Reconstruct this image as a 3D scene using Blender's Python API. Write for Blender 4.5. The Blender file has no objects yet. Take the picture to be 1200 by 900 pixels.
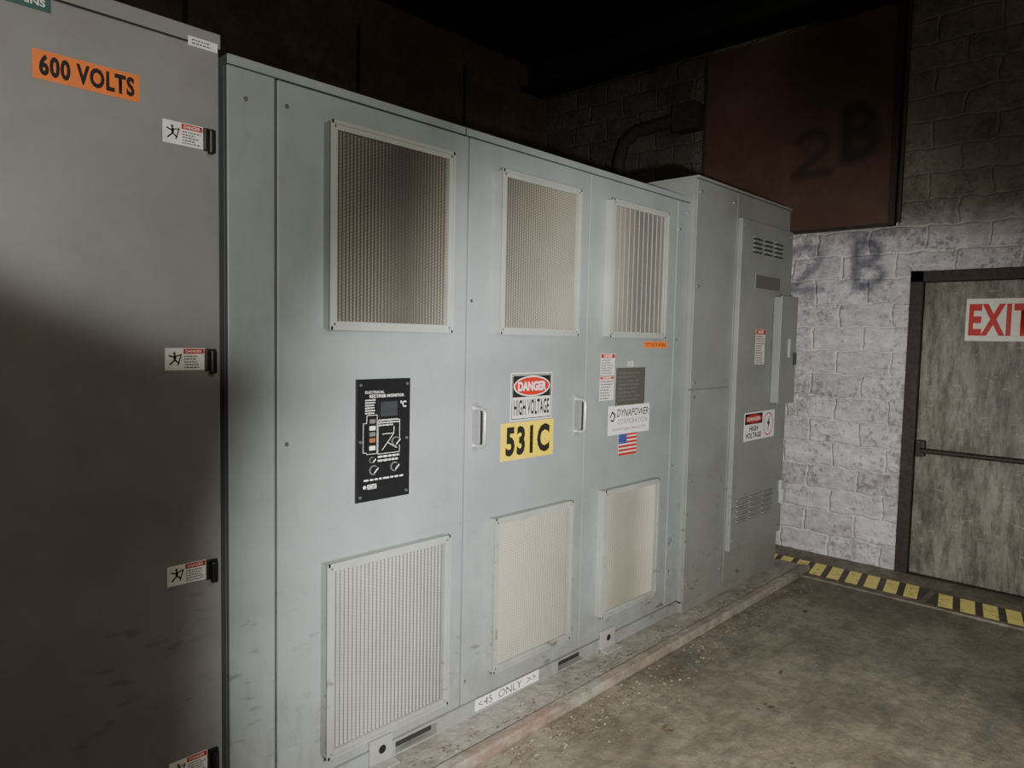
import bpy, bmesh, math, random
from math import *
from mathutils import Vector, Matrix
random.seed(7)
D=2.039; H=1.589; W=5.43; CEIL=3.95
scene=bpy.context.scene; COL=bpy.context.collection

# ------------------------------------------------------------------ materials
def new_mat(name):
    m=bpy.data.materials.new(name); m.use_nodes=True
    nt=m.node_tree; b=nt.nodes["Principled BSDF"]
    return m,nt,b
def N(nt,t,**k):
    n=nt.nodes.new(t)
    for a,v in k.items():
        if a.startswith("i_"): n.inputs[a[2:].replace("_"," ")].default_value=v
        else: setattr(n,a,v)
    return n
def L(nt,a,b): nt.links.new(a,b)
def noise(nt,scale,detail=4,rough=.6,coord=None,vscale=None):
    tc=N(nt,"ShaderNodeNewGeometry")
    src=tc.outputs["Position"]
    if vscale:
        mp=N(nt,"ShaderNodeMapping"); mp.inputs["Scale"].default_value=vscale; L(nt,src,mp.inputs[0]); src=mp.outputs[0]
    n=N(nt,"ShaderNodeTexNoise"); n.inputs["Scale"].default_value=scale; n.inputs["Detail"].default_value=detail; n.inputs["Roughness"].default_value=rough
    L(nt,src,n.inputs["Vector"]); return n.outputs[0]
def ramp(nt,fac,stops):
    r=N(nt,"ShaderNodeValToRGB"); e=r.color_ramp.elements
    while len(e)<len(stops): e.new(.5)
    for i,(p,c) in enumerate(stops):
        e[i].position=p; e[i].color=(*c,1) if len(c)==3 else c
    L(nt,fac,r.inputs[0]); return r.outputs[0]
def mix(nt,f,a,b,mode='MIX'):
    m=N(nt,"ShaderNodeMix",data_type='RGBA',blend_type=mode)
    for s,v in((m.inputs[0],f),(m.inputs[6],a),(m.inputs[7],b)):
        if isinstance(v,(int,float)): s.default_value=v
        elif isinstance(v,tuple): s.default_value=(*v,1)
        else: L(nt,v,s)
    return m.outputs[2]
def mth(nt,op,a,b=0.,c=None,clamp=False):
    m=N(nt,"ShaderNodeMath",operation=op,use_clamp=clamp)
    for i,v in enumerate((a,b,c)):
        if v is None: continue
        if isinstance(v,(int,float)): m.inputs[i].default_value=v
        else: L(nt,v,m.inputs[i])
    return m.outputs[0]
def posz(nt):
    g=N(nt,"ShaderNodeNewGeometry"); s=N(nt,"ShaderNodeSeparateXYZ"); L(nt,g.outputs["Position"],s.inputs[0]); return s.outputs
def bump(nt,b,h,strength=.2,dist=.01):
    n=N(nt,"ShaderNodeBump"); n.inputs["Strength"].default_value=strength; n.inputs["Distance"].default_value=dist
    L(nt,h,n.inputs["Height"]); L(nt,n.outputs[0],b.inputs["Normal"])
def maprange(nt,v,a,b_,c=0.,d=1.):
    m=N(nt,"ShaderNodeMapRange"); L(nt,v,m.inputs[0])
    for i,x in enumerate((a,b_,c,d)): m.inputs[i+1].default_value=x
    return m.outputs[0]

def paint(name,col,rough=.5,dirt=.25,metal=0.,var=.12):
    m,nt,b=new_mat(name)
    n1=noise(nt,3.,5); c=ramp(nt,n1,[(.3,tuple(x*(1-var) for x in col)),(.7,tuple(min(1,x*(1+var)) for x in col))])
    z=posz(nt)[2]
    n2=noise(nt,22.,6,.7,vscale=(1,1,.35)); mask=ramp(nt,n2,[(.5,(0,0,0)),(.72,(1,1,1))])
    low=maprange(nt,z,.7,.05,.2,1.)
    f=mth(nt,'MULTIPLY',mth(nt,'MULTIPLY',mask,low),dirt,clamp=True)
    c=mix(nt,f,c,(.14,.115,.09))
    n3=noise(nt,38.,3,.5,vscale=(.3,1,1.)); sc=ramp(nt,n3,[(.60,(0,0,0)),(.65,(1,1,1))])
    patch=maprange(nt,noise(nt,3.5,3),.45,.6)
    sc=mth(nt,'MULTIPLY',sc,patch)
    c=mix(nt,mth(nt,'MULTIPLY',sc,maprange(nt,z,1.0,.1,.05,.8),clamp=True),c,(.08,.07,.06))
    dust=mth(nt,'MULTIPLY',maprange(nt,z,.45,.05,0.,.6),maprange(nt,noise(nt,5.,6,.7),.3,.6),clamp=True)
    c=mix(nt,dust,c,(.21,.185,.15))
    L(nt,c,b.inputs["Base Color"])
    b.inputs["Roughness"].default_value=rough; b.inputs["Metallic"].default_value=metal
    bump(nt,b,noise(nt,260.,2),.06,.002)
    return m
def plain(name,col,rough=.5,metal=0.,var=.08):
    m,nt,b=new_mat(name)
    n1=noise(nt,40.,4); c=ramp(nt,n1,[(.3,tuple(x*(1-var) for x in col)),(.7,tuple(min(1,x*(1+var)) for x in col))])
    L(nt,c,b.inputs["Base Color"]); b.inputs["Roughness"].default_value=rough; b.inputs["Metallic"].default_value=metal
    return m

M={}
M['gray']=paint("cabinet_gray_paint",(.275,.305,.300),.42,.6)
M['grayL']=paint("service_cabinet_gray_paint",(.235,.235,.225),.45,.35)
M['gray4']=paint("far_cabinet_gray_paint",(.235,.25,.225),.42,.4)
M['frame']=paint("vent_frame_paint",(.35,.37,.33),.42,.5)
M['seam']=plain("seam_dark",(.035,.037,.035),.8)
M['edge']=paint("edge_light_paint",(.42,.45,.43),.4,.2)
M['black']=plain("black_plastic",(.012,.012,.013),.35)
M['blackm']=plain("black_matte_ink",(.01,.01,.01),.7)
M['white']=plain("white_vinyl",(.80,.80,.76),.45)
M['offw']=plain("aged_white_vinyl",(.68,.66,.58),.5)
M['red']=plain("sign_red",(.50,.025,.02),.45)
M['orange']=plain("orange_vinyl",(.85,.20,.03),.5)
M['orangeD']=plain("dim_amber_lamp",(.30,.10,.04),.4)
M['yellow']=plain("yellow_vinyl",(.95,.66,.01),.45)
M['blue']=plain("flag_blue",(.03,.05,.25),.5)
M['ink']=plain("dark_gray_ink",(.12,.12,.12),.6)
M['chrome']=plain("steel_screw",(.55,.55,.53),.3,.9)
M['steel']=plain("handle_steel",(.55,.56,.55),.35,.6)
M['nameplate']=plain("etched_nameplate",(.17,.16,.135),.4,.5)
M['teal']=plain("teal_label",(.02,.10,.085),.5)
M['lcd']=plain("display_glass",(.04,.045,.05),.15)
M['dkvoid']=plain("dark_cavity",(.02,.018,.015),.9)
M['rust']=plain("dark_rusty_steel",(.040,.028,.022),.6,.2,.4)
M['pipe']=plain("dark_iron_pipe",(.022,.018,.014),.9,.0,.4)  # near-black iron tone with slight variation

def filter_mat(name,c1,c2,pitch,dash,valley):
    m,nt,b=new_mat(name)
    s=posz(nt)
    col=mth(nt,'FLOOR',mth(nt,'DIVIDE',s[0],pitch))
    ph=mth(nt,'ADD',mth(nt,'MULTIPLY',s[2],2*pi/.0115),mth(nt,'MULTIPLY',col,pi))
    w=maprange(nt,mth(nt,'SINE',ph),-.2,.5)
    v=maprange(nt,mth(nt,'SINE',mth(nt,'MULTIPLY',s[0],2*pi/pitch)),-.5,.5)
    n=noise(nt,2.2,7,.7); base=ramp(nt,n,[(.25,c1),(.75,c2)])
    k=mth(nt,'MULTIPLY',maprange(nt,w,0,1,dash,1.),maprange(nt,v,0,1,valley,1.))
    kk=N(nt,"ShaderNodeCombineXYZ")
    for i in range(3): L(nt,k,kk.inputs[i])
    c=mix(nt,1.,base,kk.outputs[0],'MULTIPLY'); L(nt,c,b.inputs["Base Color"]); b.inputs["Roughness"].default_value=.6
    b.inputs["Metallic"].default_value=.1
    bump(nt,b,v,.4,.004); return m
M['filtU']=filter_mat("filter_mesh_brown",(.15,.128,.095),(.215,.188,.14),.0140,.68,.40)
M['filtL']=filter_mat("filter_mesh_cream",(.34,.32,.24),(.45,.43,.325),.0125,.80,.52)
M['filtA']=filter_mat("filter_mesh_silver",(.30,.30,.265),(.41,.41,.37),.0165,.84,.36)

def concrete(name,c1,c2,c3,bs=.35):
    m,nt,b=new_mat(name)
    a=ramp(nt,noise(nt,1.6,8,.65),[(.35,c1),(.5,c2),(.65,c3)])
    d=ramp(nt,noise(nt,14.,8,.75),[(.35,(.5,.5,.5)),(.6,(1,1,1))])
    c=mix(nt,.8,a,d,'MULTIPLY')
    sp=ramp(nt,noise(nt,120.,3,.6),[(.62,(0,0,0)),(.72,(1,1,1))])
    c=mix(nt,mth(nt,'MULTIPLY',sp,.35),c,(.09,.075,.06))
    st=ramp(nt,noise(nt,5.,7,.75,vscale=(.5,1.6,1.)),[(.48,(0,0,0)),(.60,(1,1,1))])
    c=mix(nt,mth(nt,'MULTIPLY',st,.42),c,tuple(x*.45 for x in c1))
    L(nt,c,b.inputs["Base Color"]); b.inputs["Roughness"].default_value=.75
    h=mth(nt,'ADD',noise(nt,30.,8,.7),mth(nt,'MULTIPLY',noise(nt,4.,4),2.))
    bump(nt,b,h,bs,.012); return m
M['floor']=concrete("floor_concrete",(.165,.142,.103),(.23,.20,.148),(.31,.275,.21),.55)
M['pad']=concrete("pad_dusty_concrete",(.27,.245,.20),(.37,.34,.28),(.45,.42,.36),.7)
M['curb']=concrete("curb_worn_red_paint",(.28,.225,.175),(.38,.345,.28),(.31,.19,.15),.7)
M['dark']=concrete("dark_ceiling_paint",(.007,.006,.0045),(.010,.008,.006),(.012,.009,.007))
M['backw']=concrete("back_wall_brown_panel",(.052,.031,.017),(.072,.044,.025),(.088,.055,.032))

def attr(nt,name):
    a=N(nt,"ShaderNodeAttribute",attribute_name=name); return a.outputs["Fac"]
def block_mat():
    m,nt,b=new_mat("painted_block_masonry")
    g=N(nt,"ShaderNodeNewGeometry"); s=N(nt,"ShaderNodeSeparateXYZ"); L(nt,g.outputs["Position"],s.inputs[0])
    nz=N(nt,"ShaderNodeTexNoise"); nz.inputs["Scale"].default_value=7.; nz.inputs["Detail"].default_value=4; L(nt,g.outputs["Position"],nz.inputs["Vector"])
    off=mth(nt,'MULTIPLY',mth(nt,'SUBTRACT',nz.outputs[0],.5),.07)
    cb=N(nt,"ShaderNodeCombineXYZ")
    L(nt,mth(nt,'ADD',s.outputs[1],off),cb.inputs[0]); L(nt,mth(nt,'ADD',s.outputs[2],off),cb.inputs[1])
    br=N(nt,"ShaderNodeTexBrick"); L(nt,cb.outputs[0],br.inputs["Vector"])
    br.inputs["Scale"].default_value=1.; br.inputs["Brick Width"].default_value=.36; br.inputs["Row Height"].default_value=.172
    br.inputs["Mortar Size"].default_value=.013; br.inputs["Mortar Smooth"].default_value=.9
    br.inputs["Color1"].default_value=(.76,.75,.76,1); br.inputs["Color2"].default_value=(1.1,1.1,1.1,1); br.inputs["Mortar"].default_value=(.95,.95,.95,1)
    z=s.outputs[2]
    n1=noise(nt,2.2,6,.7); n2=noise(nt,26.,9,.78)
    wz=maprange(nt,mth(nt,'ADD',z,mth(nt,'MULTIPLY',n1,.6)),2.85,2.60)
    peel=ramp(nt,mth(nt,'ADD',mth(nt,'MULTIPLY',n2,.6),mth(nt,'MULTIPLY',n1,.4)),[(.39,(0,0,0)),(.47,(1,1,1))])
    wm=mth(nt,'MULTIPLY',wz,maprange(nt,peel,0,1,.55,1.),clamp=True)
    raw=ramp(nt,noise(nt,5.,7,.7),[(.3,(.17,.145,.11)),(.6,(.28,.245,.195)),(.8,(.38,.345,.295))])
    corner_shade=maprange(nt,mth(nt,'ADD',s.outputs[1],mth(nt,'MULTIPLY',n1,.4)),.9,1.3,1.,.26)  # shade of the unlit far corner, painted into the brick colour
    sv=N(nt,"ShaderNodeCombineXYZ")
    for i in range(3): L(nt,corner_shade,sv.inputs[i])
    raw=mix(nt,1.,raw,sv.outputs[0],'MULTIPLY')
    ww=ramp(nt,noise(nt,9.,9,.82,vscale=(1,1,1.8)),[(.30,(.42,.385,.40)),(.5,(.68,.645,.67)),(.66,(.92,.90,.90))])
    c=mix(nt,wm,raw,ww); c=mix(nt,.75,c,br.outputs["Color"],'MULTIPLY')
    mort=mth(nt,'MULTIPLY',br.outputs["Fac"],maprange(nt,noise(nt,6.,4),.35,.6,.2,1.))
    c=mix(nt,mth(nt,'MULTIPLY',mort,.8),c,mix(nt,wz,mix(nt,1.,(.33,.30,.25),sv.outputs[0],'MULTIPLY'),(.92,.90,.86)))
    gr=mth(nt,'MULTIPLY',attr(nt,"spray"),maprange(nt,n2,.35,.6,.55,1.),clamp=True)
    c=mix(nt,gr,c,(.045,.065,.115))
    L(nt,c,b.inputs["Base Color"]); b.inputs["Roughness"].default_value=.7
    h=mth(nt,'ADD',mth(nt,'MULTIPLY',br.outputs["Fac"],-1.0),mth(nt,'MULTIPLY',n2,1.4))
    h=mth(nt,'ADD',h,mth(nt,'MULTIPLY',peel,.3))
    bump(nt,b,h,.85,.015); return m
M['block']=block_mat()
def panel_mat():
    m,nt,b=new_mat("rust_brown_board")
    c=ramp(nt,noise(nt,2.5,6,.7),[(.3,(.062,.028,.018)),(.55,(.088,.043,.028)),(.8,(.12,.072,.050))])
    c=mix(nt,mth(nt,'MULTIPLY',attr(nt,"spray"),.85),c,(.012,.012,.014))
    L(nt,c,b.inputs["Base Color"]); b.inputs["Roughness"].default_value=.6; bump(nt,b,noise(nt,12.,6),.2,.01); return m
M['panel']=panel_mat()
def door_mat():
    m,nt,b=new_mat("grimy_door_paint")
    n=noise(nt,2.5,8,.75,vscale=(1,1.6,.7)); c=ramp(nt,n,[(.35,(.105,.095,.075)),(.5,(.20,.185,.15)),(.65,(.28,.265,.225))])
    n2=ramp(nt,noise(nt,8.,8,.8,vscale=(1,2.2,.5)),[(.40,(.35,.31,.25)),(.56,(1,1,1))])
    c=mix(nt,.85,c,n2,'MULTIPLY')
    n3=ramp(nt,noise(nt,30.,5,.6,vscale=(1,.4,1.4)),[(.63,(0,0,0)),(.67,(1,1,1))])
    c=mix(nt,mth(nt,'MULTIPLY',n3,.35),c,(.42,.40,.35))
    L(nt,c,b.inputs["Base Color"]); b.inputs["Roughness"].default_value=.5
    bump(nt,b,noise(nt,15.,6),.25,.008); return m
M['door']=door_mat()
def worn(name,col,col2):
    m,nt,b=new_mat(name)
    f=ramp(nt,noise(nt,16.,8,.75),[(.52,(0,0,0)),(.66,(1,1,1))])
    L(nt,mix(nt,mth(nt,'MULTIPLY',f,.75),col,col2),b.inputs["Base Color"]); b.inputs["Roughness"].default_value=.6; return m
M['ytape']=worn("worn_yellow_tape",(.90,.76,.25),(.30,.25,.15))
M['btape']=worn("worn_black_tape",(.07,.058,.043),(.17,.14,.11))
M['leaf']=plain("dead_leaf",(.13,.09,.05),.8,0,.4)
M['grit']=plain("pale_grit",(.36,.33,.27),.8,0,.4)

# ------------------------------------------------------------------ geometry helpers
def FY(y0=0.): return lambda a,b,n=0.: Vector((a,y0-n,b))
def FXw(x0=W): return lambda a,b,n=0.: Vector((x0-n,-a,b))
F0=FY(); FW=FXw()
def empty(name,loc=(0,0,0)):
    e=bpy.data.objects.new(name,None); e.empty_display_size=.1; COL.objects.link(e); e.location=loc; return e
def link(name,me,mat,parent):
    o=bpy.data.objects.new(name,me)
    if mat: me.materials.append(M[mat] if isinstance(mat,str) else mat)
    COL.objects.link(o)
    if parent: o.parent=parent; o.matrix_parent_inverse=Matrix.Translation(-parent.location)
    return o
def box(name,F,a0,a1,b0,b1,n0,n1,mat,parent=None,bev=0.):
    bm=bmesh.new(); vs=[]
    for n in(n0,n1):
        for a,b in((a0,b0),(a1,b0),(a1,b1),(a0,b1)): vs.append(bm.verts.new(F(a,b,n)))
    for f in((0,1,2,3),(4,5,6,7),(0,1,5,4),(1,2,6,5),(2,3,7,6),(3,0,4,7)): bm.faces.new([vs[i] for i in f])
    bmesh.ops.recalc_face_normals(bm,faces=bm.faces)
    if bev>0: bmesh.ops.bevel(bm,geom=bm.edges[:],offset=bev,segments=2,affect='EDGES',profile=.6)
    me=bpy.data.meshes.new(name); bm.to_mesh(me); bm.free()
    return link(name,me,mat,parent)
def boxes(name,F,lst,mat,parent=None):
    bm=bmesh.new()
    for a0,a1,b0,b1,n0,n1 in lst:
        vs=[]
        for n in(n0,n1):
            for a,b in((a0,b0),(a1,b0),(a1,b1),(a0,b1)): vs.append(bm.verts.new(F(a,b,n)))
        for f in((0,1,2,3),(4,5,6,7),(0,1,5,4),(1,2,6,5),(2,3,7,6),(3,0,4,7)): bm.faces.new([vs[i] for i in f])
    bmesh.ops.recalc_face_normals(bm,faces=bm.faces)
    me=bpy.data.meshes.new(name); bm.to_mesh(me); bm.free(); return link(name,me,mat,parent)
def polys(name,F,plist,n,mat,parent=None,thick=.0006):
    bm=bmesh.new()
    for pts in plist:
        f=bm.faces.new([bm.verts.new(F(a,b,n)) for a,b in pts])
        r=bmesh.ops.extrude_face_region(bm,geom=[f])
        d=F(0,0,thick)-F(0,0,0)
        for v in r['geom']:
            if isinstance(v,bmesh.types.BMVert): v.co+=d
    bmesh.ops.recalc_face_normals(bm,faces=bm.faces)
    me=bpy.data.meshes.new(name); bm.to_mesh(me); bm.free(); return link(name,me,mat,parent)
def ell(ca,cb,ra,rb,k=24): return [(ca+ra*cos(2*pi*i/k),cb+rb*sin(2*pi*i/k)) for i in range(k)]
def line(p,q,w):
    d=Vector((q[0]-p[0],q[1]-p[1])); d.normalize(); s=Vector((-d.y,d.x))*w/2
    return [(p[0]-s.x,p[1]-s.y),(q[0]-s.x,q[1]-s.y),(q[0]+s.x,q[1]+s.y),(p[0]+s.x,p[1]+s.y)]
def tube(name,pts,r,mat,parent=None,k=12):
    cu=bpy.data.curves.new(name,'CURVE'); cu.dimensions='3D'; cu.bevel_depth=r; cu.bevel_resolution=4; cu.use_fill_caps=True
    sp=cu.splines.new('POLY'); sp.points.add(len(pts)-1)
    for i,p in enumerate(pts): sp.points[i].co=(*p,1)
    o=bpy.data.objects.new(name+"_c",cu); COL.objects.link(o); dg=bpy.context.evaluated_depsgraph_get()
    me=bpy.data.meshes.new_from_object(o.evaluated_get(dg)); bpy.data.objects.remove(o)
    me.materials.clear(); me.name=name
    for p in me.polygons: p.use_smooth=True
    return link(name,me,mat,parent)
def text(name,F,s,a0,a1,b0,b1,n,mat,parent=None,bold=.02,shear=0.,space=1.):
    cu=bpy.data.curves.new(name,'FONT'); cu.body=s; cu.size=1; cu.offset=bold; cu.align_x='CENTER'; cu.extrude=.0; cu.resolution_u=3; cu.space_line=.95; cu.shear=shear; cu.space_character=space
    o=bpy.data.objects.new(name+"_c",cu); COL.objects.link(o); dg=bpy.context.evaluated_depsgraph_get()
    me=bpy.data.meshes.new_from_object(o.evaluated_get(dg)); bpy.data.objects.remove(o); me.name=name; me.materials.clear()
    xs=[v.co.x for v in me.vertices]; ys=[v.co.y for v in me.vertices]; x0,x1,y0,y1=min(xs),max(xs),min(ys),max(ys)
    for v in me.vertices:
        v.co=F(a0+(v.co.x-x0)/(x1-x0)*(a1-a0),b0+(v.co.y-y0)/(y1-y0)*(b1-b0),n)
    return link(name,me,mat,parent)
def textlines(name,F,a0,a1,b0,b1,rows,n,mat,parent,words=6,fill=.45):
    lst=[]; h=(b1-b0)/rows
    for r in range(rows):
        a=a0; y=b1-(r+.75)*h
        end=a1-(a1-a0)*random.random()*.35
        while a<end:
            w=(a1-a0)*random.uniform(.06,.18); w=min(w,end-a)
            lst.append([(a,y),(a+w,y),(a+w,y+h*fill),(a,y+h*fill)]); a+=w+(a1-a0)*.035
    return polys(name,F,lst,n,mat,parent,.0002)
def app(a,b,n): k=1-n/D; return a*k,H+(b-H)*k     # scale a measurement taken on the door plane to one standing n proud

# ------------------------------------------------------------------ room
def grid(name,F,a0,a1,b0,b1,n,step,mat,skip=None,strokes=(),parent=None):
    na=max(1,round((a1-a0)/step)); nb=max(1,round((b1-b0)/step)); vs=[];fs=[];val=[]
    for j in range(nb+1):
        for i in range(na+1):
            a=a0+(a1-a0)*i/na;b=b0+(b1-b0)*j/nb; vs.append(F(a,b,n))
            m=0.
            for (p,q,w,s) in strokes:
                px,py=a-p[0],b-p[1];dx,dy=q[0]-p[0],q[1]-p[1];L2=dx*dx+dy*dy or 1e-9
                t=max(0,min(1,(px*dx+py*dy)/L2)); d=hypot(px-t*dx,py-t*dy)
                m=max(m,s*max(0.,min(1.,1-(d-w*.35)/(w*1.2))))
            val.append(m)
    for j in range(nb):
        for i in range(na):
            ca=a0+(a1-a0)*(i+.5)/na;cb=b0+(b1-b0)*(j+.5)/nb
            if skip and skip(ca,cb): continue
            k=j*(na+1)+i; fs.append((k,k+1,k+na+2,k+na+1))
    me=bpy.data.meshes.new(name); me.from_pydata(vs,[],fs)
    at=me.attributes.new("spray",'FLOAT','POINT'); at.data.foreach_set("value",val)
    return link(name,me,mat,parent)
def arc(ca,cb,ra,rb,t0,t1,k,w,s):
    pts=[(ca+ra*cos(radians(t0+(t1-t0)*i/k)),cb+rb*sin(radians(t0+(t1-t0)*i/k))) for i in range(k+1)]
    return [(pts[i],pts[i+1],w,s) for i in range(k)]
DA0,DA1,DZ=.70,1.66,2.05
def two(ca,cb,w,h,lw,s):
    r=h*.27
    return arc(ca,cb+h*.5-r,w*.45,r,150,-30,6,lw,s)+[((ca+w*.4,cb+h*.5-r*1.5),(ca-w*.45,cb-h*.45),lw,s),((ca-w*.45,cb-h*.45),(ca+w*.5,cb-h*.45),lw,s)]
def bee(ca,cb,w,h,lw,s):
    return [((ca-w*.4,cb-h*.5),(ca-w*.4,cb+h*.5),lw,s)]+arc(ca-w*.35,cb+h*.25,w*.7,h*.25,90,-90,6,lw,s)+arc(ca-w*.35,cb-h*.25,w*.85,h*.25,90,-90,6,lw,s)
wall_strokes=two(-.09,2.15,.26,.34,.030,.7)+bee(.36,2.17,.20,.32,.033,.85)+[((-.2,2.30),(.0,2.31),.03,.6),((.24,2.38),(.50,2.39),.025,.5)]
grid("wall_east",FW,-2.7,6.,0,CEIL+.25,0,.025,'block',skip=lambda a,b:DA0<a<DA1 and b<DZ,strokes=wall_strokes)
box("floor",F0,-4,W+.15,-.12,0,-2.8,6.,'floor')
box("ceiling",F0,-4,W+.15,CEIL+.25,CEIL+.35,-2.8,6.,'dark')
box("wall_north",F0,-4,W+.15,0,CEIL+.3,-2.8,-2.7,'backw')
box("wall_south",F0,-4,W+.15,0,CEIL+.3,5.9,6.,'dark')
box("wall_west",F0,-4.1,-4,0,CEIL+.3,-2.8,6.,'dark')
beam=empty("ceiling_beam",(W-.2,0,CEIL))
boxes("flanges",F0,[(W-.42,W-.1,CEIL-.02,CEIL+.02,-2.69,5.8),(W-.30,W-.22,CEIL,CEIL+.25,-2.69,5.8)],'dark',beam)
bk=empty("wall_panel_seams",(0,2.69,2))
boxes("strips",F0,[(x-.012,x+.012,0,CEIL,-2.69,-2.68) for x in(-1.2,.9,1.9,3.2,4.3)],'dark',bk)
ep=empty("wall_pipe",(W,1.6,3.3))
tube("pipe_run",[FW(-1.75,2.3,.10),FW(-1.75,3.2,.10),FW(-1.70,3.34,.10),FW(-1.58,3.42,.10),FW(-1.2,3.44,.10)],.055,'pipe',ep)
box("pipe_box",FW,-1.2,-.98,3.34,3.56,.001,.14,'pipe',ep,.01)

bd=empty("painted_board",(W,-.1,3.1))
st=two(-.06,2.99,.26,.32,.032,.75)+bee(.27,3.10,.20,.34,.05,1.)
grid("board_face",FW,-.93,.49,2.44,3.92,.045,.02,'panel',strokes=st,parent=bd)
boxes("board_edges",FW,[(-.95,-.93,2.42,3.92,.001,.05),(.49,.53,2.42,3.92,.001,.055),(-.95,.53,2.42,2.44,.001,.05)],'rust',bd)
tube("conduit",[FW(.55,2.44,.03),FW(.55,3.93,.03)],.018,'rust',bd)

sl=box("floor_sill",F0,4.84,W,0,.012,-2.6,3.,'floor')
tp=empty("hazard_tape",(5.0,-.8,.013))
def FT(z): return lambda a,b,n=0.: Vector((b,-a,z+n))
def tape(a0,a1,b0,b1,sk,tag):
    polys("black_band_"+tag,FT(.013),[[(a0,b0),(a1,b0+sk),(a1,b1+sk),(a0,b1)]],0,'btape',tp)
    lst=[];a=a0+.02;p=.118
    while a<a1-.10:
        k=sk*(a-a0)/(a1-a0); s=.05
        lst.append([(a+s,b0+k+.004),(a+s+.078,b0+k+.004),(a+.078,b1+k-.004),(a,b1+k-.004)]); a+=p
    polys("yellow_bars_"+tag,FT(.0142),lst,0,'ytape',tp)
tape(-.18,.93,4.90,5.18,-.0,"1"); tape(.965,2.1,4.87,5.13,.0,"2")

dr=empty("door_1",(W,-1.18,1.0))
box("leaf",FW,DA0+.025,DA1-.025,.015,DZ-.025,-.07,-.025,'door',dr,.003)
boxes("frame",FW,[(DA0-.055,DA0+.022,0,DZ+.05,-.08,.02),(DA1-.022,DA1+.05,0,DZ+.05,-.08,.02),(DA0-.055,DA1+.05,DZ-.022,DZ+.05,-.08,.02)],'rust',dr)
box("threshold",FW,DA0,DA1,.012,.02,-.08,.03,'rust',dr)
tube("push_bar",[FW(DA0+.08,.885,.05),FW(DA1-.08,.885,.05)],.017,M['rust'],dr)
for i,a in enumerate((DA0+.035,DA1-.10)):
    box("bar_bracket_%d"%i,FW,a,a+.055,.84,.95,-.026,.035,'rust',dr,.008)
    tube("bar_arm_%d"%i,[FW(a+.03,.90,.0),FW(a+.05,.885,.05)],.013,M['rust'],dr)
ex=empty("exit_sign",(W,-1.18,1.77))
FD=FXw(W+.0240)
box("plate",FD,.975,1.355,1.634,1.908,.0,.004,'offw',ex)
text("letters",FD,"EXIT",.992,1.335,1.668,1.874,.0046,'red',ex,.038,0,1.12)

box("equipment_pad",F0,-1.5,5.0,.0,.035,-1.2,.17,'pad',None,.004)
cb=box("pad_curb",F0,-1.5,4.98,.0,.048,.172,.225,'curb',None,.008)

# ------------------------------------------------------------------ cabinets
def vent(name,a0,a1,b0,b1,depth,fmat,parent,wires=0,F=F0,pitch=.0125):
    v=empty(name,F((a0+a1)/2,(b0+b1)/2,0)); v.parent=parent; v.matrix_parent_inverse=Matrix.Translation(-parent.location)
    fw=.024
    boxes("surround",F,[(a0,a0+fw,b0,b1,.0005,depth),(a1-fw,a1,b0,b1,.0005,depth),(a0+fw,a1-fw,b0,b0+fw,.0005,depth),(a0+fw,a1-fw,b1-fw,b1,.0005,depth)],'frame',v)
    t=.004
    boxes("frame_lip",F,[(a0-t,a0+fw*.3,b0-t,b1+t,depth,depth+.004),(a1-fw*.3,a1+t,b0-t,b1+t,depth,depth+.004),(a0,a1,b0-t,b0+fw*.3,depth,depth+.004),(a0,a1,b1-fw*.3,b1+t,depth,depth+.004)],'frame',v)
    vs=[];fs=[]; ia0,ia1=a0+fw,a1-fw; n=2*int((ia1-ia0)/pitch)
    for i in range(n+1):
        a=ia0+(ia1-ia0)*i/n; d=depth-.014+(.008 if i%2 else 0)
        vs+= [F(a,b0+fw,d),F(a,b1-fw,d)]
        if i: k=2*i; fs.append((k-2,k,k+1,k-1))
    me=bpy.data.meshes.new("filter"); me.from_pydata(vs,[],fs); link("filter",me,fmat,v)
    if wires:
        boxes("wires",F,[(ia0+(ia1-ia0)*i/wires-.0012,ia0+(ia1-ia0)*i/wires+.0012,b0+fw,b1-fw,depth-.006,depth-.003) for i in range(1,wires)],'edge',v)
    polys("screws",F,[ell(x,z,.004,.004,10) for x in(a0+fw*.6,a1-fw*.6) for z in(b0+fw*.6,b1-fw*.6)],depth+.0002,'chrome',v,.002)
    return v
def screws(F,pts,parent,n=0.0,r=.009,name="bolts"):
    return polys(name,F,[ell(a,b,r,r,12) for a,b in pts],n+.0002,'chrome',parent,.006)

mc=empty("high_voltage_cabinet",(2.2,.5,1.2))
X0,X1,Z0,Z1=.935,3.56,.10,2.385
box("body",F0,X0,X1,Z0,Z1-.03,-1.1,-.02,'gray',mc)
box("top_cap",F0,X0,X1,Z1-.028,Z1,-1.1,.004,'gray',mc,.003)
box("end_strip",F0,X0,1.083,Z0,Z1-.03,-.02,0,'gray',mc,.004)
box("door_panel_1",F0,1.091,1.882,Z0,Z1-.032,-.02,0,'gray',mc,.004)
box("door_panel_2",F0,1.890,2.646,Z0,Z1-.032,-.02,0,'gray',mc,.004)
box("door_panel_3",F0,2.653,3.425,Z0,Z1-.032,-.02,0,'gray',mc,.004)
box("corner_strip",F0,3.432,X1,Z0,Z1-.032,-.02,0,'gray',mc,.004)
boxes("top_joints",F0,[(1.86,1.864,Z1-.028,Z1+.001,-.3,.0048)],'seam',mc)
sl_=[(1.56,1.76),(2.50,2.70)]
rail=[];x=X0
for s0,s1 in sl_: rail.append((x,s0,.035,Z0-.004,-.03,.004)); x=s1
rail.append((x,X1,.035,Z0-.004,-.03,.004))
for s0,s1 in sl_: rail+= [(s0,s1,.086,Z0-.004,-.03,.004),(s0,s1,.035,.041,-.03,.004)]
boxes("skid_rail",F0,rail,'gray',mc)
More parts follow.
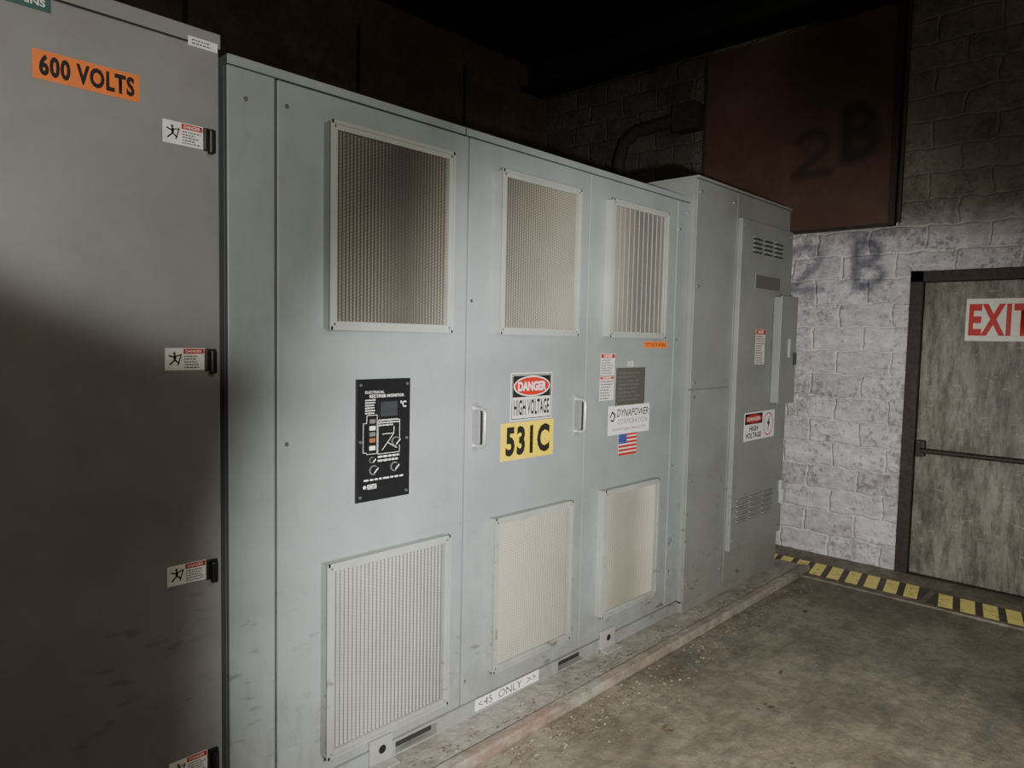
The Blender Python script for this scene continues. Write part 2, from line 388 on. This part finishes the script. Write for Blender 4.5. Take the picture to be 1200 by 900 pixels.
box("skid_interior",F0,X0,X1,.036,Z0,-1.08,-.031,'dkvoid',mc)
for i,(a,w) in enumerate(((1.44,.10),(2.82,.12))):
    boxes("lifting_bracket_%d"%i,F0,[(a,a+w,.036,.135,.0045,.012),(a,a+w,.036,.044,.0045,.055)],'frame',mc)
    polys("lifting_eye_%d"%i,F0,[ell(a+w*.55,.09,.016,.016,16)],.0122,'black',mc,.0008)
vent("intake_vent",1.252,1.772,1.607,2.262,.043,'filtU',mc,0,pitch=.014)
vent("intake_vent",2.030,2.530,1.607,2.252,.043,'filtU',mc,0,pitch=.014)
vent("intake_vent",2.775,3.268,1.607,2.252,.043,'filtU',mc,11,pitch=.014)
vent("exhaust_vent",1.247,1.778,.170,.830,.043,'filtA',mc,0,pitch=.0165)
vent("exhaust_vent",2.026,2.527,.205,.848,.043,'filtL',mc,0)
vent("exhaust_vent",2.778,3.260,.228,.856,.043,'filtL',mc,0)
screws(F0,[(.99,2.27),(1.12,1.24),(1.12,.16),(1.12,2.28),(1.905,1.73),(1.905,.2),(3.45,2.2),(3.45,1.6),(3.45,.9),(3.45,.3),(3.535,2.3),(3.535,1.4)],mc,0,.007)
def handle(a,zc,h,n,parent):
    box("handle_plate_%d"%(a*10),F0,a-.018,a+.018,zc-h/2-.02,zc+h/2+.02,.0003,.005,'steel',parent,.0015)
    r=.0085;b0,b1=zc-h/2,zc+h/2
    pts=[F0(a,b0,.003),F0(a,b0,n-.015),F0(a,b0+.005,n-.004),F0(a,b0+.018,n),F0(a,b1-.018,n),F0(a,b1-.005,n-.004),F0(a,b1,n-.015),F0(a,b1,.003)]
    tube("pull_handle_%d"%(a*10),pts,r,'steel',parent)
handle(1.937,1.232,.15,.06,mc); handle(2.585,1.238,.15,.055,mc)

tpo=empty("handwritten_tape_label",F0(2.17,.08,0))
box("tape",F0,1.965,2.36,.048,.097,.0045,.0052,'white',tpo)
text("writing",F0,"<45  ONLY  >>",1.985,2.34,.056,.090,.0054,'blackm',tpo,0.)

cp=empty("control_panel",F0(1.49,1.22,0))
cx=lambda x:1.378+(x-417)/63*.228
cz=lambda y:1.435-(y-444)/141*.425
box("plate",F0,1.376,1.606,1.010,1.437,.0003,.009,'black',cp,.002)
polys("plate_screws",F0,[ell(cx(x),cz(y),.0055,.0055,12) for x in(421,476) for y in(450,515,579)],.0092,'chrome',cp,.002)
PX=lambda x0,y0,x1,y1:(cx(x0),cx(x1),cz(y1),cz(y0))
text("title_small",F0,"ELECTRICAL",*PX(426,457,448,460),.0095,'white',cp,0.)
text("title",F0,"RECTIFIER MONITOR",*PX(431,461.5,472,465),.0095,'white',cp,.01)
box("display_bezel",F0,*PX(441,468,467,489),.009,.014,'black',cp,.001)
box("display_glass",F0,*PX(443,470,463,487),.014,.0145,'lcd',cp)
text("display_unit",F0,"°C",*PX(467.5,470,475,478),.0095,'white',cp,0.02)
def outl(x0,y0,x1,y1,w=.0014):
    a0,a1,b0,b1=PX(x0,y0,x1,y1)
    return [line((a0,b0),(a1,b0),w),line((a1,b0),(a1,b1),w),line((a1,b1),(a0,b1),w),line((a0,b1),(a0,b0),w)]
o=outl(428,485,440,530)+outl(441,492,467,531)+outl(424,494,428,528)
o+=[line((cx(446),cz(527)),(cx(460),cz(508)),.0018),line((cx(460),cz(508)),(cx(446),cz(508)),.0018),line((cx(460),cz(500)),(cx(460),cz(508)),.0018),line((cx(452),cz(518)),(cx(464),cz(526)),.0018)]
polys("legend_lines",F0,o,.0092,'white',cp,.0003)
for i,(y,mm) in enumerate(((492,'ink'),(500,'white'),(507,'ink'),(514,'orangeD'),(523,'white'))):
    box("indicator_%d"%i,F0,*PX(431,y-2.5,437.5,y+2.5),.009,.013,mm,cp,.001)
textlines("legend_text_upper",F0,cx(442),cx(467),cz(499),cz(490),3,.0096,'white',cp)
textlines("legend_text_left",F0,cx(426),cx(439),cz(484),cz(466),6,.0096,'white',cp)
textlines("legend_text_mid",F0,cx(441),cx(472),cz(541),cz(532),2,.0096,'white',cp)
textlines("legend_text_low",F0,cx(425),cx(472),cz(562),cz(558),1,.0096,'white',cp)
def knob(i,x,y,r):
    c=(cx(x),cz(y)); polys("knob_ring_%d"%i,F0,[ell(*c,r*1.35,r*1.35,20)],.009,'ink',cp,.002)
    polys("knob_%d"%i,F0,[ell(*c,r,r,20)],.011,'black',cp,.014)
    polys("knob_mark_%d"%i,F0,[line((c[0]-r*.6,c[1]-r*.6),(c[0]+r*.7,c[1]+r*.7),.004)],.0252,'white',cp,.0006)
knob(0,462,518,.013); knob(1,436,549,.013); knob(2,461,548,.013); knob(3,434,537,.008)
polys("maker_mark",F0,[ell(cx(426),cz(568),.006,.006)],.0092,'white',cp,.0004)
text("maker_text",F0,"MONITOR",*PX(429,565,440,571),.0095,'white',cp,.02)

ds=empty("danger_sign",F0(2.27,1.34,0))
a0,a1,b0,b1=2.142,2.408,1.238,1.442
box("sheet",F0,a0,a1,b0,b1,.0003,.002,'offw',ds)
polys("border",F0,[[(a0+.006,b0+.006),(a1-.006,b0+.006),(a1-.006,b0+.010),(a0+.006,b0+.010)],[(a0+.006,b1-.010),(a1-.006,b1-.010),(a1-.006,b1-.006),(a0+.006,b1-.006)],[(a0+.006,b0+.006),(a0+.010,b0+.006),(a0+.010,b1-.006),(a0+.006,b1-.006)],[(a1-.010,b0+.006),(a1-.006,b0+.006),(a1-.006,b1-.006),(a1-.010,b1-.006)]],.0021,'blackm',ds,.0002)
polys("header_black",F0,[[(a0+.012,b1-.104),(a1-.012,b1-.104),(a1-.012,b1-.012),(a0+.012,b1-.012)]],.0021,'blackm',ds,.0003)
ca=(a0+a1)/2; cc=b1-.058
polys("header_oval_white",F0,[ell(ca,cc,.116,.044,40)],.0026,'white',ds,.0003)
polys("header_oval_red",F0,[ell(ca,cc,.110,.039,40)],.0030,'red',ds,.0003)
text("danger_text",F0,"DANGER",ca-.090,ca+.090,cc-.020,cc+.020,.0038,'white',ds,.035)
text("warning_text",F0,"HIGH VOLTAGE",ca-.114,ca+.114,b0+.022,b0+.090,.0026,'blackm',ds,.03,0,1.05)
nb=empty("equipment_number_sign",F0(2.26,1.15,0))
box("plate",F0,2.088,2.424,1.073,1.232,.0003,.002,'yellow',nb)
text("number",F0,"531C",2.116,2.398,1.090,1.216,.0024,'blackm',nb,.045,0,1.12)

def warnlabel(name,F,a0,a1,b0,b1,n=0.,head=.25,rows=6,sub=None):
    e=empty(name,F((a0+a1)/2,(b0+b1)/2,n))
    box("sheet",F,a0,a1,b0,b1,n+.0003,n+.0012,'offw',e)
    hh=(b1-b0)*head
    box("red_header",F,a0+.002,a1-.002,b1-hh,b1-.002,n+.0013,n+.0016,'red',e)
    text("header_text",F,"DANGER",a0+(a1-a0)*.2,a1-(a1-a0)*.2,b1-hh*.8,b1-hh*.2,n+.0018,'white',e,.02)
    textlines("body_text",F,a0+.006,a1-.006,b0+.004,b1-hh-.004,rows,n+.0014,'ink',e)
    return e
warnlabel("warning_label",F0,2.768,2.883,1.418,1.522,head=.2)
warnlabel("warning_label",F0,2.764,2.880,1.294,1.412,head=.12,rows=7)
np_=empty("rating_plate",F0(3.02,1.35,0))
box("plate",F0,2.896,3.155,1.262,1.452,.0003,.003,'nameplate',np_,.001)
textlines("engraving",F0,2.915,3.135,1.28,1.435,8,.0032,'ink',np_)
polys("rivets",F0,[ell(x,z,.004,.004,8) for x in(2.906,3.145) for z in(1.272,1.442)],.003,'chrome',np_,.002)
sm=empty("inspection_sticker",F0(3.02,1.468,0)); box("sheet",F0,2.995,3.045,1.458,1.483,.0003,.001,'offw',sm); textlines("text",F0,2.999,3.041,1.460,1.481,3,.0012,'ink',sm)
ol=empty("orange_id_label",F0(3.25,1.57,0)); box("sheet",F0,3.135,3.36,1.552,1.586,.0003,.001,'orange',ol); text("text",F0,"TEST DATE 04/2006",3.145,3.35,1.560,1.578,.0012,'blackm',ol,0)
ms=empty("manufacturer_sign",F0(3.03,1.19,0))
box("plate",F0,2.842,3.207,1.117,1.262,.0003,.002,'white',ms)
text("company_name",F0,"DYNAPOWER",2.912,3.198,1.205,1.244,.0023,'blackm',ms,.015,.2)
text("company_type",F0,"CORPORATION",2.922,3.185,1.168,1.194,.0023,'blackm',ms,.0,0,1.4)
text("address",F0,"South Burlington, Vermont, USA",2.875,3.175,1.133,1.152,.0023,'ink',ms,.01)
polys("logo_mark",F0,[line((2.855,1.205),(2.875,1.235),.009),line((2.872,1.235),(2.898,1.215),.009),line((2.898,1.215),(2.88,1.185),.009),line((2.88,1.185),(2.858,1.195),.008)],.0022,'blackm',ms,.0003)
fl=empty("flag_sticker",F0(3.02,1.07,0)); fa0,fa1,fb0,fb1=2.936,3.098,1.008,1.136
box("white_field",F0,fa0,fa1,fb0,fb1,.0003,.001,'offw',fl)
hh=(fb1-fb0)/13
polys("red_stripes",F0,[[(fa0,fb0+2*i*hh),(fa1,fb0+2*i*hh),(fa1,fb0+(2*i+1.15)*hh),(fa0,fb0+(2*i+1.15)*hh)] for i in range(6)]+[[(fa0,fb0+12*hh),(fa1,fb0+12*hh),(fa1,fb1),(fa0,fb1)]],.0011,'red',fl,.0002)
polys("canton",F0,[[(fa0,fb0+6*hh),(fa0+.07,fb0+6*hh),(fa0+.07,fb1),(fa0,fb1)]],.0014,'blue',fl,.0002)
polys("stars",F0,[ell(fa0+.008+.011*i,fb0+6.8*hh+.0115*j,.0013,.0013,6) for i in range(6) for j in range(6)],.0017,'white',fl,.0001)

lc=empty("service_cabinet",(.1,.4,1.2)); nL=.02; FL=FY(-nL)
box("body",FL,-.9,.905,.05,2.415,-1.1,-.022,'grayL',lc)
box("door_panel",FL,-.5,.903,.06,2.375,-.022,0,'grayL',lc,.004)
box("top_trim",FL,-.9,.908,2.379,2.420,-.022,.002,'grayL',lc,.003)
box("side_trim",FL,-.9,-.506,.06,2.375,-.022,0,'grayL',lc,.004)
box("skid",FL,-.9,.905,.036,.05,-1.1,-.03,'dkvoid',lc)
vl=empty("voltage_label",FL(.57,2.22,0))
def A(a,b): return app(a,b,nL)
l0=A(.460,2.187); l1=A(.700,2.256)
box("sheet",FL,l0[0],l1[0],l0[1],l1[1],.0003,.001,'orange',vl)
text("lettering",FL,"600 VOLTS",l0[0]+.014,l1[0]-.012,l0[1]+.010,l1[1]-.008,.0012,'blackm',vl,.042,0,1.1)
l0=A(.826,2.374); l1=A(.909,2.399); pl=empty("metal_id_tag",FL(.86,2.37,0)); box("plate",FL,l0[0],l1[0]-.002,l0[1],l1[1],.0003,.0035,'white',pl); textlines("text",FL,l0[0]+.01,l1[0]-.01,l0[1]+.004,l1[1]-.004,2,.0037,'ink',pl)
tl=empty("teal_name_label",FL(.45,2.36,0)); box("sheet",FL,.30,.497,2.340,2.3745,.0003,.001,'teal',tl); text("text",FL,"SERVICE MAINS",.31,.485,2.350,2.366,.0012,'white',tl,.02)
for i,(zb,zt) in enumerate(((2.097,2.160),(1.477,1.541),(.865,.925),(.29,.35))):
    l0=A(.757,zb); l1=A(.866,zt)
    e=empty("pinch_warning_label",FL(.81,(zb+zt)/2,0))
    a0,b0=l0; a1,b1=l1; am=a0+(a1-a0)*.46; b0+=.002
    box("sheet",FL,a0,a1,b0,b1,.0003,.001,'white',e)
    box("red_header",FL,am,a1-.002,b1-.016,b1-.002,.0011,.0013,'red',e)
    text("header_text",FL,"DANGER",am+.006,a1-.008,b1-.013,b1-.005,.0015,'white',e,.02)
    textlines("body_text",FL,am+.002,a1-.005,b0+.004,b1-.019,5,.0012,'ink',e)
    cxx,czz=a0+.024,(b0+b1)/2
    polys("pictogram",FL,[ell(cxx+.001,czz+.016,.0035,.0035,10),line((cxx-.014,czz+.010),(cxx+.006,czz+.003),.004),line((cxx+.002,czz+.012),(cxx+.002,czz-.004),.006),line((cxx+.002,czz-.002),(cxx-.012,czz-.016),.004),line((cxx+.002,czz-.002),(cxx+.014,czz-.012),.004),line((cxx+.003,czz+.008),(cxx+.020,czz+.012),.003),line((cxx+.02,czz+.014),(cxx+.01,czz-.018),.003)],.0012,'blackm',e,.0002)
    q=empty("quarter_turn_latch",FL(.88,(zb+zt)/2,0))
    box("base",FL,.857,.888,b0-.002,b1-.002,.0003,.012,'black',q,.003)
    box("lever",FL,.866,.884,b0-.010,b1-.006,.012,.026,'black',q,.005)

n4=.04; F4=FY(-n4)
fc=empty("transformer_cabinet",(4.2,.5,1.2))
box("body",F4,3.563,4.82,.09,2.49,-1.25,-.012,'gray4',fc)
box("front_column_upper",F4,3.563,4.04,1.325,2.485,-.012,0,'gray4',fc,.003)
box("front_column_lower",F4,3.563,4.04,.10,1.318,-.012,0,'gray4',fc,.003)
box("front_surround",F4,4.044,4.82,.10,2.485,-.012,0,'gray4',fc,.003)
box("base",F4,3.563,4.82,.036,.098,-1.2,-.004,'gray4',fc)
box("door_panel",F4,4.047,4.800,.30,2.338,.0005,.034,'gray4',fc,.005)
box("roof_cap",F4,3.556,4.83,2.49,2.505,-1.26,.006,'gray4',fc,.003)
n5=.075; F5=FY(-n5)
def A5(a,b): return app(a,b,n5)
lst=[];dk=[]
for r in range(4):
    for c in range(3):
        a,b=A5(4.36+c*.16,2.175+r*.028); lst.append((a,a+.125,b,b+.010,.0,.010)); dk.append((a,a+.125,b-.008,b,.0,.0012))
boxes("louver_hoods_upper",F5,lst,'gray4',fc); boxes("louver_slots_upper",F5,dk,'dkvoid',fc)
lst=[];dk=[]
for r in range(5):
    for c in range(3):
        a,b=A5(4.27+c*.19,.43+r*.034); lst.append((a,a+.155,b,b+.011,.0,.010)); dk.append((a,a+.155,b-.009,b,.0,.0012))
boxes("louver_hoods_lower",F5,lst,'gray4',fc); boxes("louver_slots_lower",F5,dk,'nameplate',fc)
l0=A5(4.41,1.945);l1=A5(4.78,2.03)
box("window_frame",F5,l0[0]-.008,l1[0]+.008,l0[1]-.008,l1[1]+.008,.0003,.004,'gray4',fc,.001); box("window_mesh",F5,*[l0[0],l1[0],l0[1],l1[1]],.004,.0046,'nameplate',fc)
warnlabel("warning_label",F5,*[A5(4.45,1.45)[0],A5(4.59,1.45)[0],A5(4.4,1.45)[1],A5(4.4,1.68)[1]],head=.15,rows=12)
jb=empty("junction_box",F5(4.65,1.55,0))
box("box_body",F5,4.53,4.775,1.20,1.893,.0005,.05,'gray4',jb,.006)
box("box_lid",F5,4.522,4.783,1.192,1.901,.0502,.060,'gray4',jb,.004)
box("label",F5,4.64,4.68,1.50,1.62,.0605,.061,'offw',jb); box("lock",F5,4.735,4.76,1.45,1.53,.0605,.075,'black',jb,.003)
es=empty("electrical_hazard_sign",F5(4.45,1.05,0))
p0=A5(4.335,.95);p1=A5(4.795,1.135); a0,a1,b0,b1=p0[0],p1[0],p0[1],p1[1]; am=a0+(a1-a0)*.58
box("sheet",F5,a0,a1,b0,b1,.0003,.0016,'white',es)
box("header_black",F5,a0+.008,am,b1-.075,b1-.008,.0017,.002,'blackm',es)
polys("header_oval",F5,[ell((a0+am)/2+.003,b1-.0415,.115,.028,30)],.0021,'red',es,.0003)
text("danger_text",F5,"DANGER",a0+.04,am-.032,b1-.054,b1-.030,.0026,'white',es,.02)
text("warning_text",F5,"HIGH\nVOLTAGE",a0+.02,am-.01,b0+.014,b1-.086,.0019,'blackm',es,.03)
c=((am+a1)/2,(b0+b1)/2); r=.072
ring=[]
for i in range(28):
    t0,t1=2*pi*i/28,2*pi*(i+1)/28
    ring.append([(c[0]+r*cos(t0),c[1]+r*1.05*sin(t0)),(c[0]+r*cos(t1),c[1]+r*1.05*sin(t1)),(c[0]+r*.90*cos(t1),c[1]+r*.94*sin(t1)),(c[0]+r*.90*cos(t0),c[1]+r*.94*sin(t0))])
polys("ring",F5,ring,.0017,'red',es,.0003)
polys("bolt",F5,[[(c[0]+.02,c[1]+.06),(c[0]-.022,c[1]+.0),(c[0]-.002,c[1]+.002),(c[0]-.014,c[1]-.055),(c[0]+.026,c[1]+.016),(c[0]+.006,c[1]+.012)]],.0017,'blackm',es,.0003)
boxes("hasp",F5,[(4.74,4.80,.58,.66,.0,.02),(4.75,4.79,.50,.60,.0,.03)],'edge',fc)
screws(F4,[(4.0,2.42),(3.6,2.42),(3.6,1.36),(4.0,1.36),(3.6,.2),(4.0,.2),(3.6,1.28),(4.0,1.28),(3.6,.8),(3.6,1.9)],fc,0,.008)
screws(F5,[(4.08,2.30),(4.08,.36),(4.76,2.30)],fc,0,.006,"door_bolts")

def debris(name,mat,n1,n2,n3,big):
    bm=bmesh.new()
    def flake(x,y,z,s):
        k=random.randint(4,6); t=random.random()*6.28; h=random.uniform(.1,.5)*s
        vs=[bm.verts.new((x+s*random.uniform(.5,1)*cos(t+6.28*i/k),y+.6*s*random.uniform(.5,1)*sin(t+6.28*i/k),z+.001+h*random.random())) for i in range(k)]
        bm.faces.new(vs)
    for i in range(n1): flake(random.uniform(.8,4.8),-.240-abs(random.gauss(0,.11)),.0,random.uniform(.003,.012))
    for i in range(n2): flake(random.uniform(.95,4.5),random.uniform(-.162,-.085),.036,random.uniform(.003,.012))
    for i in range(n3): flake(random.uniform(1.2,4.8),random.uniform(-2.,-.3),0,random.uniform(.002,.008))
    for x,y in big:
        for k in range(3): flake(x+random.uniform(-.03,.03),y+random.uniform(-.02,.02),.0,random.uniform(.014,.028))
    me=bpy.data.meshes.new(name); bm.to_mesh(me); bm.free(); link(name,me,mat,None)
debris("dead_leaves",'leaf',600,220,200,((3.35,-.72),(2.95,-.8),(2.6,-1.05),(4.2,-.5),(2.5,-.6),(2.2,-.35),(3.0,-.33)))
debris("floor_grit",'grit',600,180,150,())

# ------------------------------------------------------------------ lights
def spot(name,loc,tgt,power,ang,blend,rad,col):
    l=bpy.data.lights.new(name,'SPOT'); l.energy=power; l.spot_size=radians(ang); l.spot_blend=blend; l.shadow_soft_size=rad; l.color=col
    o=bpy.data.objects.new(name,l); COL.objects.link(o); o.location=loc
    o.rotation_euler=(Vector(tgt)-Vector(loc)).to_track_quat('-Z','Y').to_euler(); return o
spot("flashlight_beam",(.35,-2.25,1.45),(3.3,0,.40),640,82,.75,.03,(1,.995,.975))
spot("upper_fill_spot",(.2,-2.5,1.9),(1.3,0,3.3),105,77,.18,.05,(1,.985,.95))  # added second spot for the upper left; cone rim imitates a shadow edge
l=bpy.data.lights.new("room_fill_light",'AREA'); l.energy=36; l.size=1.2; l.color=(1,.88,.70)  # unseen warm area light, added behind the camera as general fill
o=bpy.data.objects.new("room_fill_light",l); COL.objects.link(o); o.location=(.6,-4.6,3.4); o.rotation_euler=(Vector((1.2,0,.2))-Vector(o.location)).to_track_quat('-Z','Y').to_euler()
w=bpy.data.worlds.new("world"); scene.world=w; w.use_nodes=True
w.node_tree.nodes["Background"].inputs[0].default_value=(.9,.85,.75,1); w.node_tree.nodes["Background"].inputs[1].default_value=.02

# ------------------------------------------------------------------ camera
yaw,pitch,roll=radians(43.48),radians(3.72),radians(1.22)
f=Vector((cos(yaw)*cos(pitch),sin(yaw)*cos(pitch),-sin(pitch))); r=Vector((sin(yaw),-cos(yaw),0)); u=r.cross(f)
r2=cos(roll)*r+sin(roll)*u; u2=-sin(roll)*r+cos(roll)*u
cam=bpy.data.cameras.new("camera"); cam.sensor_width=36; cam.lens=830.2*36/1200; cam.clip_start=.02
co=bpy.data.objects.new("camera",cam); COL.objects.link(co)
m=Matrix((r2,u2,-f)).transposed().to_4x4(); m.translation=Vector((0,-D,H)); co.matrix_world=m
scene.camera=co
